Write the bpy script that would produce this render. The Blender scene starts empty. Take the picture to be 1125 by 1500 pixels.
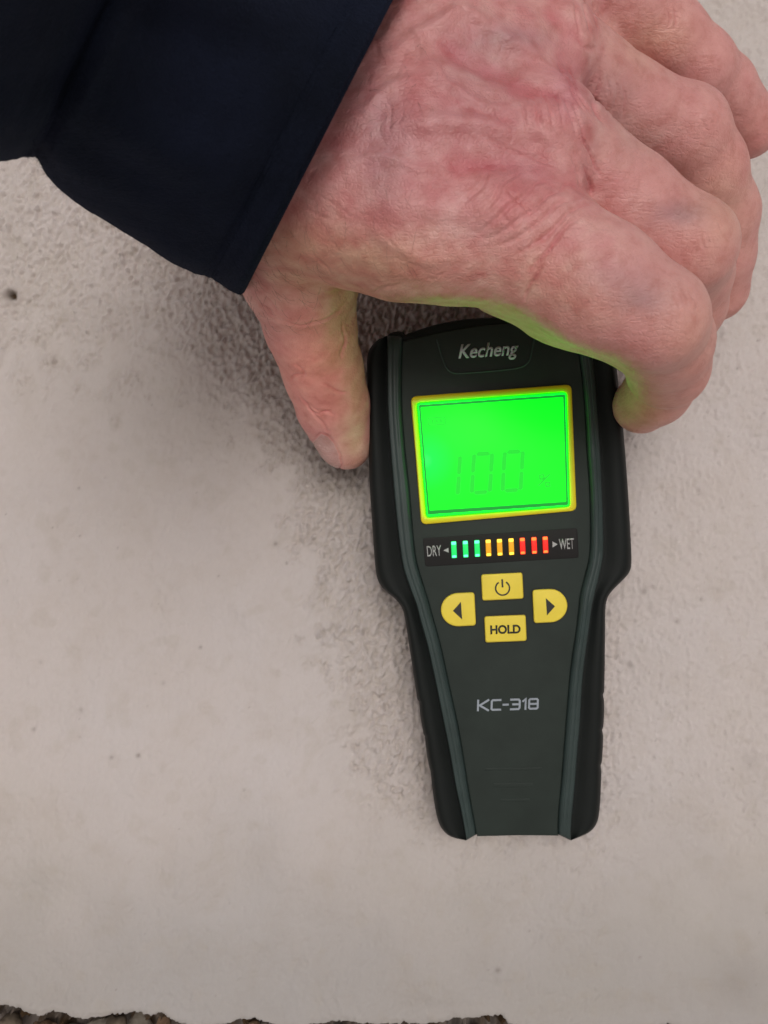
import bpy, bmesh, math, random
import numpy as np
from mathutils import Vector, Matrix
random.seed(4); RS = np.random.RandomState(7)
C = bpy.context.scene.collection
SC = bpy.context.scene

# ------------------------------------------------------------------ camera
D = 0.280                    # camera to wall (m)
F = 1133.0                   # focal length in photo pixels (1125 x 1500)
cam = bpy.data.cameras.new('camera'); co = bpy.data.objects.new('camera', cam); C.objects.link(co)
co.location = (0, -D, 0); co.rotation_euler = (math.radians(90), 0, 0)
cam.sensor_fit = 'VERTICAL'; cam.sensor_height = 36.0; cam.lens = 36.0 * F / 1500.0
cam.clip_start = 0.005; cam.clip_end = 100
SC.camera = co
cam.dof.use_dof = True; cam.dof.focus_distance = 0.215; cam.dof.aperture_fstop = 30.0

# ------------------------------------------------------------------ light
SUN_EL, SUN_AZ = 17.0, 3.0          # degrees; azimuth measured from -Y (behind the camera) towards +X
el, az = math.radians(SUN_EL), math.radians(SUN_AZ)
sun_dir = Vector((math.cos(el) * math.sin(az), -math.cos(el) * math.cos(az), math.sin(el)))
w = bpy.data.worlds.new("World"); SC.world = w; w.use_nodes = True
wn = w.node_tree; wn.nodes.clear()
wo = wn.nodes.new('ShaderNodeOutputWorld'); wb = wn.nodes.new('ShaderNodeBackground')
sky = wn.nodes.new('ShaderNodeTexSky'); sky.sky_type = 'NISHITA'; sky.sun_disc = False
sky.sun_elevation = el; sky.sun_rotation = math.atan2(sun_dir.x, sun_dir.y)
sky.dust_density = 4.0; sky.air_density = 1.0; sky.ozone_density = 1.0
hsv = wn.nodes.new('ShaderNodeHueSaturation'); hsv.inputs['Saturation'].default_value = 0.22   # overcast: cloud white
wn.links.new(sky.outputs[0], hsv.inputs['Color'])
# below the horizon an unseen pale ground glow is added as fill light
tc = wn.nodes.new('ShaderNodeTexCoord'); sx = wn.nodes.new('ShaderNodeSeparateXYZ')
mr = wn.nodes.new('ShaderNodeMapRange'); mr.interpolation_type = 'SMOOTHSTEP'
mr.inputs['From Min'].default_value = -0.12; mr.inputs['From Max'].default_value = 0.05
mx = wn.nodes.new('ShaderNodeMix'); mx.data_type = 'RGBA'
mx.inputs['A'].default_value = (6.6, 6.15, 5.8, 1)
wn.links.new(tc.outputs['Generated'], sx.inputs[0]); wn.links.new(sx.outputs['Z'], mr.inputs['Value'])
wn.links.new(mr.outputs['Result'], mx.inputs['Factor']); wn.links.new(hsv.outputs[0], mx.inputs['B'])
wn.links.new(mx.outputs['Result'], wb.inputs['Color'])
wb.inputs['Strength'].default_value = 0.068
wn.links.new(wb.outputs[0], wo.inputs[0])
sl = bpy.data.lights.new('sun', 'SUN'); sl.energy = 0.70; sl.angle = math.radians(28); sl.color = (1, 0.975, 0.955)
so = bpy.data.objects.new('sun', sl); C.objects.link(so)
so.rotation_euler = (-sun_dir).to_track_quat('-Z', 'Y').to_euler(); so.location = sun_dir * 2
SC.view_settings.view_transform = 'Standard'; SC.view_settings.look = 'None'
SC.view_settings.exposure = 0.0; SC.view_settings.gamma = 1.0

# ------------------------------------------------------------------ helpers
def P(px, py, h):
    """point seen at photo pixel (px,py), h metres in front of the wall"""
    s = (D - h) / F
    return Vector(((px - 562.5) * s, -h, (750 - py) * s))
H0, HA = 0.033, 0.0667               # front plane of the meter leans: its top stands further off the wall
def PF(px, py, off=0.0):
    v = (750 - py) / F
    h = (H0 + HA * v * D) / (1 + HA * v)
    return P(px, py, h + off)
def mesh_obj(name, verts, faces, mat, parent=None, smooth=False, mats=None):
    me = bpy.data.meshes.new(name); me.from_pydata([tuple(v) for v in verts], [], faces); me.validate()
    if mat: me.materials.append(mat)
    o = bpy.data.objects.new(name, me); C.objects.link(o)
    if smooth:
        me.polygons.foreach_set('use_smooth', [True] * len(me.polygons))
    if parent: o.parent = parent
    return o
def fix_normals(o):
    bm = bmesh.new(); bm.from_mesh(o.data); bmesh.ops.remove_doubles(bm, verts=bm.verts, dist=1e-6)
    bmesh.ops.recalc_face_normals(bm, faces=bm.faces); bm.to_mesh(o.data); bm.free()
def smooth_angle(o, deg=35):
    me = o.data
    me.polygons.foreach_set('use_smooth', [True] * len(me.polygons))
    me.set_sharp_from_angle(angle=math.radians(deg))
def tag(o, label=None, cat=None, group=None, kind=None):
    if label: o['label'] = label
    if cat: o['category'] = cat
    if group: o['group'] = group
    if kind: o['kind'] = kind
    return o
def thing(name, label, cat, loc=(0, 0, 0)):
    o = bpy.data.objects.new(name, None); C.objects.link(o); o.location = loc
    o.empty_display_size = 0.02
    return tag(o, label, cat)
def round_poly(pts, rads, n=6):
    out = []; N = len(pts)
    if not hasattr(rads, '__len__'): rads = [rads] * N
    for i in range(N):
        p = Vector(pts[i]); a = Vector(pts[i - 1]); b = Vector(pts[(i + 1) % N]); r = rads[i]
        if r <= 0: out.append(tuple(p)); continue
        da, db = (a - p), (b - p)
        t = min(r, da.length * 0.49, db.length * 0.49)
        p0 = p + da.normalized() * t; p1 = p + db.normalized() * t
        for k in range(n + 1):
            u = k / n
            out.append(tuple((1 - u) ** 2 * p0 + 2 * u * (1 - u) * p + u * u * p1))
    return out
def spline(pts, n=8, closed=False):
    """Catmull-Rom through 2D points"""
    out = []; N = len(pts); P_ = [np.array(p, float) for p in pts]
    rng = range(N if closed else N - 1)
    for i in rng:
        p1, p2 = P_[i], P_[(i + 1) % N]
        p0 = P_[i - 1] if (closed or i > 0) else 2 * p1 - p2
        p3 = P_[(i + 2) % N] if (closed or i < N - 2) else 2 * p2 - p1
        for k in range(n):
            t = k / n
            out.append(0.5 * (2 * p1 + (p2 - p0) * t + (2 * p0 - 5 * p1 + 4 * p2 - p3) * t * t + (3 * p1 - p0 - 3 * p2 + p3) * t ** 3))
    if not closed: out.append(P_[-1])
    return [tuple(map(float, p)) for p in out]
def resample(pts, n):
    a = np.array(pts, float); d = np.r_[0, np.cumsum(np.hypot(*np.diff(a, axis=0).T))]
    t = np.linspace(0, d[-1], n)
    return np.stack([np.interp(t, d, a[:, 0]), np.interp(t, d, a[:, 1])], 1)
def inset(pts, d):
    a = np.array(pts, float); nx_ = np.roll(a, -1, 0) - a; e = nx_ / (np.linalg.norm(nx_, axis=1)[:, None] + 1e-9)
    area = 0.5 * np.sum(a[:, 0] * np.roll(a[:, 1], -1) - np.roll(a[:, 0], -1) * a[:, 1])
    n = np.stack([-e[:, 1], e[:, 0]], 1) * (1 if area > 0 else -1)
    m = n + np.roll(n, 1, 0); m /= (np.linalg.norm(m, axis=1)[:, None] + 1e-9)
    c = np.clip(np.sum(m * n, 1), 0.5, 1)
    return a + m * (d / c)[:, None]
def slab(name, pts, front, back, mat, parent, bev_px=1.5, bev_h=0.0003, nb=3, deg=35):
    """solid plate: pixel outline on the front plane, extruded from offset back to offset front, rounded rim"""
    V = []; Fc = []; N = len(pts)
    rings = [(pts, back)]
    for k in range(nb + 1):
        a = k / nb * math.pi / 2
        rings.append((inset(pts, bev_px * (1 - math.cos(a))) if k else pts, front - bev_h + bev_h * math.sin(a)))
    for r, off in rings:
        V += [PF(x, y, off) for x, y in r]
    for k in range(len(rings) - 1):
        for i in range(N):
            j = (i + 1) % N
            Fc.append((k * N + i, k * N + j, (k + 1) * N + j, (k + 1) * N + i))
    Fc.append(tuple((len(rings) - 1) * N + i for i in range(N))); Fc.append(tuple(range(N))[::-1])
    o = mesh_obj(name, V, Fc, mat, parent); fix_normals(o); smooth_angle(o, deg); return o
def flat(name, polys, off, mat, parent, thick=0.00012):
    """thin print: list of pixel polygons, given a real thickness"""
    V = []; Fc = []
    for pts in polys:
        b = len(V); N = len(pts)
        V += [PF(x, y, off) for x, y in pts] + [PF(x, y, off - thick) for x, y in pts]
        Fc.append(tuple(range(b, b + N)))
        for i in range(N):
            j = (i + 1) % N; Fc.append((b + i, b + j, b + N + j, b + N + i))
    o = mesh_obj(name, V, Fc, mat, parent); fix_normals(o); return o
def stroke_polys(pl, w_):
    """polyline -> quads with mitred joints as one polygon"""
    a = np.array(pl, float); closed = np.allclose(a[0], a[-1])
    L, R = [], []
    n = len(a)
    for i in range(n):
        if closed:
            p = a[i - 1] if i > 0 else a[-2]; q = a[(i + 1)] if i < n - 1 else a[1]
        else:
            p = a[max(i - 1, 0)]; q = a[min(i + 1, n - 1)]
        d1 = a[i] - p; d2 = q - a[i]
        if np.linalg.norm(d1) < 1e-9: d1 = d2
        if np.linalg.norm(d2) < 1e-9: d2 = d1
        d1 = d1 / np.linalg.norm(d1); d2 = d2 / np.linalg.norm(d2)
        n1 = np.array([-d1[1], d1[0]]); n2 = np.array([-d2[1], d2[0]]); m = n1 + n2; m /= np.linalg.norm(m)
        s_ = w_ / 2 / max(0.5, float(m @ n1)); L.append(a[i] + m * s_); R.append(a[i] - m * s_)
    return [[tuple(L[i]), tuple(L[i + 1]), tuple(R[i + 1]), tuple(R[i])] for i in range(n - 1)]
def text_obj(name, s, cx, cy, wpx, hpx, rot, mat, parent, off, shear=0.0, bold=0.0, thick=0.0001):
    cu = bpy.data.curves.new(name, 'FONT'); cu.body = s; cu.size = 1; cu.shear = shear; cu.offset = bold
    cu.resolution_u = 4
    to = bpy.data.objects.new(name, cu); C.objects.link(to)
    dg = bpy.context.evaluated_depsgraph_get(); me = bpy.data.meshes.new_from_object(to.evaluated_get(dg))
    bpy.data.objects.remove(to)
    n = len(me.vertices); a = np.zeros(n * 3); me.vertices.foreach_get('co', a); a = a.reshape(-1, 3)
    mn, mxx = a.min(0), a.max(0)
    u = (a[:, 0] - (mn[0] + mxx[0]) / 2) / (mxx[0] - mn[0]) * wpx; v = -(a[:, 1] - (mn[1] + mxx[1]) / 2) / (mxx[1] - mn[1]) * hpx
    c_, s_ = math.cos(rot), math.sin(rot)
    X = cx + u * c_ - v * s_; Y = cy + u * s_ + v * c_
    for i in range(n): me.vertices[i].co = PF(X[i], Y[i], off)
    bm = bmesh.new(); bm.from_mesh(me)
    r = bmesh.ops.extrude_face_region(bm, geom=list(bm.faces))
    for e in r['geom']:
        if isinstance(e, bmesh.types.BMVert): e.co.y += thick
    bmesh.ops.recalc_face_normals(bm, faces=bm.faces); bm.to_mesh(me); bm.free()
    me.materials.clear(); me.materials.append(mat)
    o = bpy.data.objects.new(name, me); C.objects.link(o); o.parent = parent; return o

# ------------------------------------------------------------------ materials
def mat_new(name):
    m = bpy.data.materials.new(name); m.use_nodes = True; nt = m.node_tree
    return m, nt, nt.nodes['Principled BSDF']
def noise(nt, scale, detail=4, rough=0.55, coord=None):
    n = nt.nodes.new('ShaderNodeTexNoise'); n.inputs['Scale'].default_value = scale
    n.inputs['Detail'].default_value = detail; n.inputs['Roughness'].default_value = rough
    if coord is not None: nt.links.new(coord, n.inputs['Vector'])
    return n
def ramp(nt, src, stops):
    r = nt.nodes.new('ShaderNodeValToRGB'); nt.links.new(src, r.inputs[0])
    while len(r.color_ramp.elements) < len(stops): r.color_ramp.elements.new(0.5)
    for e, (p, c) in zip(r.color_ramp.elements, stops): e.position = p; e.color = (*c, 1) if len(c) == 3 else c
    return r
def bump(nt, b, src, strength, dist, prev=None):
    n = nt.nodes.new('ShaderNodeBump'); n.inputs['Strength'].default_value = strength; n.inputs['Distance'].default_value = dist
    nt.links.new(src, n.inputs['Height'])
    if prev is not None: nt.links.new(prev.outputs[0], n.inputs['Normal'])
    nt.links.new(n.outputs[0], b.inputs['Normal']); return n
def plastic(name, col, rough=0.45, grain=0.3, scale=6000, dist=0.00004, var=0.15, spec=0.5):
    m, nt, b = mat_new(name)
    tc_ = nt.nodes.new('ShaderNodeTexCoord')
    n1 = noise(nt, 90, 5, 0.6, tc_.outputs['Object'])
    c0 = tuple(c * (1 - var) for c in col); c1 = tuple(c * (1 + var) for c in col)
    r = ramp(nt, n1.outputs['Fac'], [(0.3, c0), (0.7, c1)]); nt.links.new(r.outputs[0], b.inputs['Base Color'])
    rr = nt.nodes.new('ShaderNodeMapRange'); nt.links.new(n1.outputs['Fac'], rr.inputs['Value'])
    rr.inputs['To Min'].default_value = rough - 0.07; rr.inputs['To Max'].default_value = rough + 0.1
    nt.links.new(rr.outputs[0], b.inputs['Roughness'])
    b.inputs['Specular IOR Level'].default_value = spec
    n2 = noise(nt, scale, 2, 0.5, tc_.outputs['Object']); bump(nt, b, n2.outputs['Fac'], grain, dist)
    return m
M_face = plastic('green_grey_plastic', (0.0185, 0.0265, 0.0225), 0.52, 0.5, 5000, spec=0.28)
M_rim = plastic('rim_plastic', (0.027, 0.043, 0.041), 0.42, 0.25, 5000, spec=0.4)
M_rubber = plastic('black_rubber', (0.0065, 0.0085, 0.0080), 0.6, 0.4, 3500, 0.00006, spec=0.22)
M_yel = plastic('yellow_button_rubber', (0.80, 0.625, 0.055), 0.5, 0.25, 4000, var=0.06)
M_bez = plastic('yellow_bezel', (0.75, 0.60, 0.01), 0.45, 0.2, 4000, var=0.06)
M_label = plastic('black_label', (0.010, 0.009, 0.009), 0.6, 0.1, 4000, spec=0.25)
M_white = plastic('silver_print', (0.27, 0.30, 0.345), 0.5, 0.2, 5000)
M_text = plastic('grey_print', (0.38, 0.38, 0.38), 0.5, 0.2, 5000)
M_black = plastic('black_print', (0.012, 0.012, 0.010), 0.5, 0.2, 5000)
def emis(name, col, s):
    m, nt, b = mat_new(name)
    b.inputs['Base Color'].default_value = (0.02, 0.02, 0.02, 1); b.inputs['Roughness'].default_value = 0.4; b.inputs['Specular IOR Level'].default_value = 0.2
    b.inputs['Emission Color'].default_value = (*col, 1); b.inputs['Emission Strength'].default_value = s
    return m, nt, b
M_g, _, _ = emis('green_led', (0.004, 0.62, 0.11), 1.5)
M_gh, _, _ = emis('green_led_hot', (0.10, 1.0, 0.42), 2.4)
M_a, _, _ = emis('amber_led', (0.85, 0.38, 0.006), 1.1)
M_ah, _, _ = emis('amber_led_hot', (1.0, 0.75, 0.06), 2.2)
M_r, _, _ = emis('red_led', (0.85, 0.012, 0.006), 1.5)
M_rh, _, _ = emis('red_led_hot', (1.0, 0.20, 0.03), 1.9)
# backlit LCD: the lamp sits at its left edge
M_lcd, nt, b = emis('backlit_lcd', (0.0, 0.85, 0.03), 2.7)
g = nt.nodes.new('ShaderNodeNewGeometry')
vm = nt.nodes.new('ShaderNodeVectorMath'); vm.operation = 'DISTANCE'
nt.links.new(g.outputs['Position'], vm.inputs[0]); vm.inputs[1].default_value = tuple(PF(622, 675, 0))
mr_ = nt.nodes.new('ShaderNodeMapRange'); nt.links.new(vm.outputs['Value'], mr_.inputs['Value'])
mr_.inputs['From Min'].default_value = 0.0; mr_.inputs['From Max'].default_value = 0.018
mr_.inputs['To Min'].default_value = 1; mr_.inputs['To Max'].default_value = 0
rr = ramp(nt, mr_.outputs[0], [(0.0, (0.0, 0.55, 0.006)), (0.45, (0.0, 0.58, 0.009)), (0.8, (0.0, 0.65, 0.03)), (1.0, (0.04, 0.75, 0.11))])
n_ = noise(nt, 45, 2)
mxx = nt.nodes.new('ShaderNodeMix'); mxx.data_type = 'RGBA'; mxx.blend_type = 'MULTIPLY'; mxx.inputs['Factor'].default_value = 1
r2 = ramp(nt, n_.outputs['Fac'], [(0.3, (0.88, 0.88, 0.88)), (0.7, (1.05, 1.05, 1.05))])
nt.links.new(rr.outputs[0], mxx.inputs['A']); nt.links.new(r2.outputs[0], mxx.inputs['B'])
nt.links.new(rr.outputs[0], b.inputs['Emission Color'])
M_seg, _, _ = emis('lcd_segment', (0.0, 0.80, 0.022), 1.0)
M_segf, _, _ = emis('lcd_segment_faint', (0.0, 0.74, 0.02), 1.0)
M_edge, _, _ = emis('lcd_edge_glow', (0.0, 0.9, 0.014), 4.0)
M_dedge, _, _ = emis('lcd_dark_edge', (0.0, 0.36, 0.03), 1.0)

# ------------------------------------------------------------------ wall
def fft_noise(n, lo, hi, aniso=1.0, ang=0.0, seed=0, cell=1.0):
    """band-passed noise; lo/hi wavelengths in samples*cell"""
    rs = np.random.RandomState(seed); x = rs.randn(n, n)
    fx = np.fft.fftfreq(n, cell)[:, None]; fy = np.fft.fftfreq(n, cell)[None]
    c, s = math.cos(ang), math.sin(ang); u = (fx * c + fy * s) * aniso; v = (-fx * s + fy * c)
    fr = np.hypot(u, v); H = np.exp(-(fr * lo) ** 2) * (1 - np.exp(-(fr * hi) ** 2))
    y = np.fft.ifft2(np.fft.fft2(x) * H).real
    return y / y.std()
def sstep(x, a, b):
    t = np.clip((x - a) / (b - a), 0, 1); return t * t * (3 - 2 * t)
def bilerp(A, gx, gy):
    n = A.shape[0]; i = np.floor(gx).astype(int); j = np.floor(gy).astype(int); fx = gx - i; fy = gy - j
    i0, i1, j0, j1 = i % n, (i + 1) % n, j % n, (j + 1) % n
    return A[i0, j0] * (1 - fx) * (1 - fy) + A[i1, j0] * fx * (1 - fy) + A[i0, j1] * (1 - fx) * fy + A[i1, j1] * fx * fy
def edge_y(px):   # photo y of the ragged lower edge of the plaster
    xs = [-2000, -200, 0, 20, 45, 60, 80, 100, 130, 160, 200, 222, 236, 255, 285, 330, 345, 375, 400, 440, 480, 500, 515, 525, 560, 620, 650, 665, 700, 735, 745, 780, 860, 1000, 1125, 1300, 3000]
    ys = [1490, 1480, 1472, 1475, 1486, 1489, 1479, 1483, 1488, 1484, 1479, 1487, 1483, 1497, 1505, 1501, 1494, 1492, 1498, 1502, 1499, 1493, 1492, 1494, 1497, 1505, 1500, 1493, 1492, 1488, 1503, 1506, 1508, 1505, 1507, 1500, 1495]
    return np.interp(px, xs, ys)
cell = 0.0006
NF = 1024
B_grit = fft_noise(NF, 0.0013, 0.005, 0.42, math.radians(-28), 1, cell)
B_grit2 = fft_noise(NF, 0.0026, 0.012, 0.55, math.radians(-25), 2, cell)
B_iso = fft_noise(NF, 0.0013, 0.006, 1, 0, 21, cell)
B_iso2 = fft_noise(NF, 0.0022, 0.010, 0.8, 0.5, 22, cell)
B_fine = fft_noise(NF, 0.0007, 0.002, 1, 0, 3, cell)
B_med = fft_noise(NF, 0.006, 0.03, 1, 0, 4, cell)
B_big = fft_noise(NF, 0.03, 0.15, 1, 0, 5, cell)
B_mask = fft_noise(NF, 0.008, 0.05, 1, 0, 6, cell)
S0 = D / F
def wall_height(X, Z):
    px = X / S0 + 562.5; py = 750 - Z / S0
    gx = X / cell + 4000; gy = Z / cell + 4000
    q = lambda A: bilerp(A, gx, gy)
    # gritty zone: everything right of a slanting trowel line, and the upper left
    line = np.interp(py, [300, 560, 800, 1000, 1180, 1320, 1500], [60, 330, 425, 475, 530, 680, 900])
    m = sstep(px + 22 * q(B_mask) - line, -30, 60)
    m = np.maximum(m, 0.75 * sstep(py + 40 * q(B_mask), 640, 440))
    m = m * (1 - 0.75 * sstep(py + 20 * q(B_mask), 1150, 1290))
    right = sstep(px, 860, 940)
    m = m * (1 - 0.25 * right)
    m = np.maximum(m, 0.17)
    gr = q(B_grit); g2 = q(B_grit2)
    ridged = np.maximum(gr, -0.6)
    i1, i2 = q(B_iso), q(B_iso2); lw = 1 - 0.75 * right
    h = m * (lw * (0.00062 * ridged + 0.00055 * g2) - 0.0007 * sstep(i1, 1.3, 2.8) + 0.0008 * sstep(-i1, 1.2, 2.6) - 0.0009 * sstep(i2, 1.5, 2.8) + 0.0010 * sstep(-i2, 1.5, 3.0) + 0.00030 * i2) + 0.00010 * q(B_fine) * (0.5 + m) + 0.00011 * q(B_med) + 0.0007 * q(B_big)
    # brushed smooth coat at the bottom
    return h, px, py, m
xs = np.concatenate([-np.geomspace(1.4, 0.165, 26)[:-1], np.arange(-0.162, 0.1621, cell), np.geomspace(0.165, 1.4, 26)[1:]])
zs = np.concatenate([-np.geomspace(1.4, 0.197, 22)[:-1], np.arange(-0.1946, 0.1921, cell), np.geomspace(0.195, 1.4, 26)[1:]])
XX, ZZ = np.meshgrid(xs, zs, indexing='ij')
HH, PX, PY, MM = wall_height(XX, ZZ)
def pit(cx, cy, r, d, el_=1.0, ang=0.0, rim=0.0):
    dx, dy = PX - cx, PY - cy; c, s = math.cos(ang), math.sin(ang)
    u = (dx * c + dy * s) / r; v = (-dx * s + dy * c) / (r * el_); rr_ = u * u + v * v
    return -d * np.exp(-rr_ * 1.6) + rim * np.exp(-((np.sqrt(rr_) - 1.7) ** 2) * 3)
HOLES = [(15, 431, 6, 0.0030, 1.4, -0.6)]
HH += pit(15, 431, 6, 0.0028, 1.4, -0.6, 0.0004)
for (x, y, r, d) in [(403, 797, 4, .0006), (294, 948, 3, .0005), (205, 1104, 4, .0005), (165, 1108, 4, .0004), (120, 1040, 5, .0004), (942, 866, 6, .0004), (925, 975, 5, .0005),
                     (1080, 540, 3, .0006), (1112, 498, 3, .0006), (992, 911, 4, .0005), (1027, 878, 4, .0005), (975, 870, 3, .0005), (729, 1422, 4, .0006), (240, 880, 4, .0003), (50, 1068, 3, .0004), (1008, 928, 4, .0005)]:
    HH += pit(x, y, r, d, 1.2, 0.4)
rs = np.random.RandomState(12)
for k in range(170):
    x, y = rs.uniform(880, 1125), rs.uniform(430, 1200); HH += pit(x, y, rs.uniform(1.2, 3.0), rs.uniform(.0002, .0006), rs.uniform(1, 1.8), rs.uniform(0, 3))
for k in range(90):
    x, y = rs.uniform(0, 560), rs.uniform(560, 1250); HH += pit(x, y, rs.uniform(1.5, 4), rs.uniform(-.0004, .0002), rs.uniform(1, 2.4), rs.uniform(0, 3))
# raised dribbles and trowel marks
for (x, y, r, l, a, d) in [(8, 350, 7, 9, 0.2, .0010), (22, 390, 6, 6, -0.3, .0007), (205, 700, 4, 3, .5, .0005), (235, 750, 8, 2, 0, .0005), (420, 640, 8, 4, -.4, .0009), (395, 610, 9, 3, 0.3, .0008),
                           (225, 830, 3, 8, -.2, .0004), (350, 818, 6, 3, 1.2, .0003), (480, 780, 10, 3, .3, .0008), (1020, 985, 6, 4, .6, .0006), (975, 1040, 10, 3, .9, .0006), (1090, 1120, 5, 5, 1.3, .0004),
                           (1030, 1130, 7, 4, 1.1, .0004), (853, 1336, 4, 1, 0, .0006), (730, 1430, 4, 3, 0, .0007), (450, 900, 6, 4, .3, .0004), (1105, 1190, 40, 1, 0, .0006)]:
    HH += pit(x, y, r, -d, l, a)
# a shallow belly: the coat swells a little towards the lower left
HH += 0.002 * np.exp(-(((PX - 250) / 380) ** 2 + ((PY - 1250) / 330) ** 2))
# lower edge: plaster breaks off, real drop of 14 mm into the wall
jag = 0.9 * bilerp(B_grit2, XX / cell, XX / cell * 0 + 11) + 0.3 * bilerp(B_grit, XX / cell, XX / cell * 0 + 71)
ey = edge_y(PX) + jag
lip = sstep(PY, ey - 16, ey - 1)
HH += 0.0004 * np.exp(-((PY - ey + 9) / 7) ** 2)
HH -= 0.0005 * lip
drop = sstep(PY, ey - 0.5, ey + 3.0)
HH = HH * (1 - drop) + (-0.020 + 0.0035 * bilerp(B_med, XX / cell + 60, ZZ / cell + 60) + 0.002 * bilerp(B_iso2, XX / cell, ZZ / cell)) * drop
nxw, nzw = len(xs), len(zs)
V = np.stack([XX, -HH, ZZ], -1).reshape(-1, 3)
I = np.arange(nxw * nzw).reshape(nxw, nzw)
Q = np.stack([I[:-1, :-1], I[1:, :-1], I[1:, 1:], I[:-1, 1:]], -1).reshape(-1, 4)
def np_mesh(name, V, Q, mat, parent=None, smooth=True):
    me = bpy.data.meshes.new(name)
    me.vertices.add(len(V)); me.vertices.foreach_set('co', np.asarray(V, np.float32).ravel())
    me.loops.add(Q.size); me.loops.foreach_set('vertex_index', Q.ravel().astype(np.int32))
    me.polygons.add(len(Q)); me.polygons.foreach_set('loop_start', np.arange(0, Q.size, Q.shape[1], dtype=np.int32))
    me.update(calc_edges=True)
    me.polygons.foreach_set('use_smooth', np.ones(len(Q), bool))
    if mat: me.materials.append(mat)
    o = bpy.data.objects.new(name, me); C.objects.link(o)
    if parent: o.parent = parent
    return o
def float_attr(o, name, arr):
    a = o.data.attributes.new(name, 'FLOAT', 'POINT'); a.data.foreach_set('value', np.asarray(arr, np.float32).ravel())
def color_attr(o, name, arr):
    a = o.data.attributes.new(name, 'FLOAT_COLOR', 'POINT')
    a.data.foreach_set('color', np.concatenate([arr, np.ones((len(arr), 1))], 1).astype(np.float32).ravel())

# plaster material: off-white limewash over grey render, worn where it is gritty
M_wall, nt, b = mat_new('lime_plaster')
tcw = nt.nodes.new('ShaderNodeTexCoord').outputs['Object']
at = nt.nodes.new('ShaderNodeAttribute'); at.attribute_name = 'wear_shade'
n1 = noise(nt, 9, 5, 0.55, tcw); n2 = noise(nt, 60, 6, 0.65, tcw); n3 = noise(nt, 420, 4, 0.6, tcw)
base = ramp(nt, n1.outputs['Fac'], [(0.30, (0.560, 0.500, 0.470)), (0.5, (0.567, 0.505, 0.487)), (0.70, (0.565, 0.512, 0.505))])
warm = ramp(nt, n2.outputs['Fac'], [(0.35, (0.86, 0.82, 0.76)), (0.52, (1, 1, 1)), (0.7, (1.03, 1.02, 1.03))])
mm = nt.nodes.new('ShaderNodeMix'); mm.data_type = 'RGBA'; mm.blend_type = 'MULTIPLY'; mm.inputs['Factor'].default_value = 0.22
nt.links.new(base.outputs[0], mm.inputs['A']); nt.links.new(warm.outputs[0], mm.inputs['B'])
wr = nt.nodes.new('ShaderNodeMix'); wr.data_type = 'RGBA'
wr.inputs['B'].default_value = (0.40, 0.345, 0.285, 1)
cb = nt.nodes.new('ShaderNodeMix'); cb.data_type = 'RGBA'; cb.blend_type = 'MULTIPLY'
at3 = nt.nodes.new('ShaderNodeAttribute'); at3.attribute_name = 'bottom_shade'; nt.links.new(at3.outputs['Fac'], cb.inputs['Factor'])
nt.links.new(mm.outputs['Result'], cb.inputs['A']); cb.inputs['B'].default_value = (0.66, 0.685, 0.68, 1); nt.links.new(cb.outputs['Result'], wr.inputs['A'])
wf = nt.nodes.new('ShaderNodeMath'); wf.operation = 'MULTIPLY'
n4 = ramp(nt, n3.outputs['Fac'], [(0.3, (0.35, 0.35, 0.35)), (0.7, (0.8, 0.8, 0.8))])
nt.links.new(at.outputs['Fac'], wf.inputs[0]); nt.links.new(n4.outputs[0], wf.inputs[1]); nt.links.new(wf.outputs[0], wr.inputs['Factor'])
at2 = nt.nodes.new('ShaderNodeAttribute'); at2.attribute_name = 'stain_recess'
st = nt.nodes.new('ShaderNodeMix'); st.data_type = 'RGBA'; nt.links.new(at2.outputs['Fac'], st.inputs['Factor'])
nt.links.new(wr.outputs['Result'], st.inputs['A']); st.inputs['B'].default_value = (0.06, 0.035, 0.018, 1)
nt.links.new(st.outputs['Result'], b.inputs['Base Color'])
b.inputs['Roughness'].default_value = 0.92; b.inputs['Specular IOR Level'].default_value = 0.2
ag = nt.nodes.new('ShaderNodeAttribute'); ag.attribute_name = 'grit'
g1 = nt.nodes.new('ShaderNodeMath'); g1.operation = 'MULTIPLY'; nt.links.new(ag.outputs['Fac'], g1.inputs[0]); nt.links.new(n3.outputs['Fac'], g1.inputs[1])
bb = bump(nt, b, g1.outputs[0], 0.9, 0.0007)
n5 = noise(nt, 1800, 3, 0.6, tcw); bump(nt, b, n5.outputs['Fac'], 0.5, 0.0002, bb)

wall = thing('plaster_wall', 'rough off-white lime plastered wall with a broken lower edge behind the meter', 'wall')
plaster = np_mesh('plaster', V, Q, M_wall, wall)
wear_shade = np.clip(0.30 * np.exp(-(((PX - 540) / 90) ** 2 + ((PY - 850) / 260) ** 2)) + 0.45 * MM * sstep(-HH * 0 + bilerp(B_grit2, XX / cell + 4000, ZZ / cell + 4000), 0.9, -1.2) * (1 - 0.8 * sstep(PX, 850, 930)) + 0.25 * sstep(bilerp(B_mask, XX / cell + 900, ZZ / cell + 300), 0.8, 2.0), 0, 1)  # wear in the grit and patches, plus shade painted beside the meter
float_attr(plaster, 'wear_shade', wear_shade)
bottom_shade = np.clip(sstep(PY + 12 * bilerp(B_big, XX / cell + 77, ZZ / cell + 5), 1080, 1480) * 0.85 , 0, 1)  # light falling off towards the bottom, painted into the wall colour
float_attr(plaster, 'bottom_shade', bottom_shade); float_attr(plaster, 'grit', MM)
stain_recess = np.zeros_like(HH)
def blot(cx, cy, r, a, el_=1.0, ang=0):
    dx, dy = PX - cx, PY - cy; c, s = math.cos(ang), math.sin(ang)
    return a * np.exp(-(((dx * c + dy * s) / r) ** 2 + ((-dx * s + dy * c) / (r * el_)) ** 2))
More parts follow.
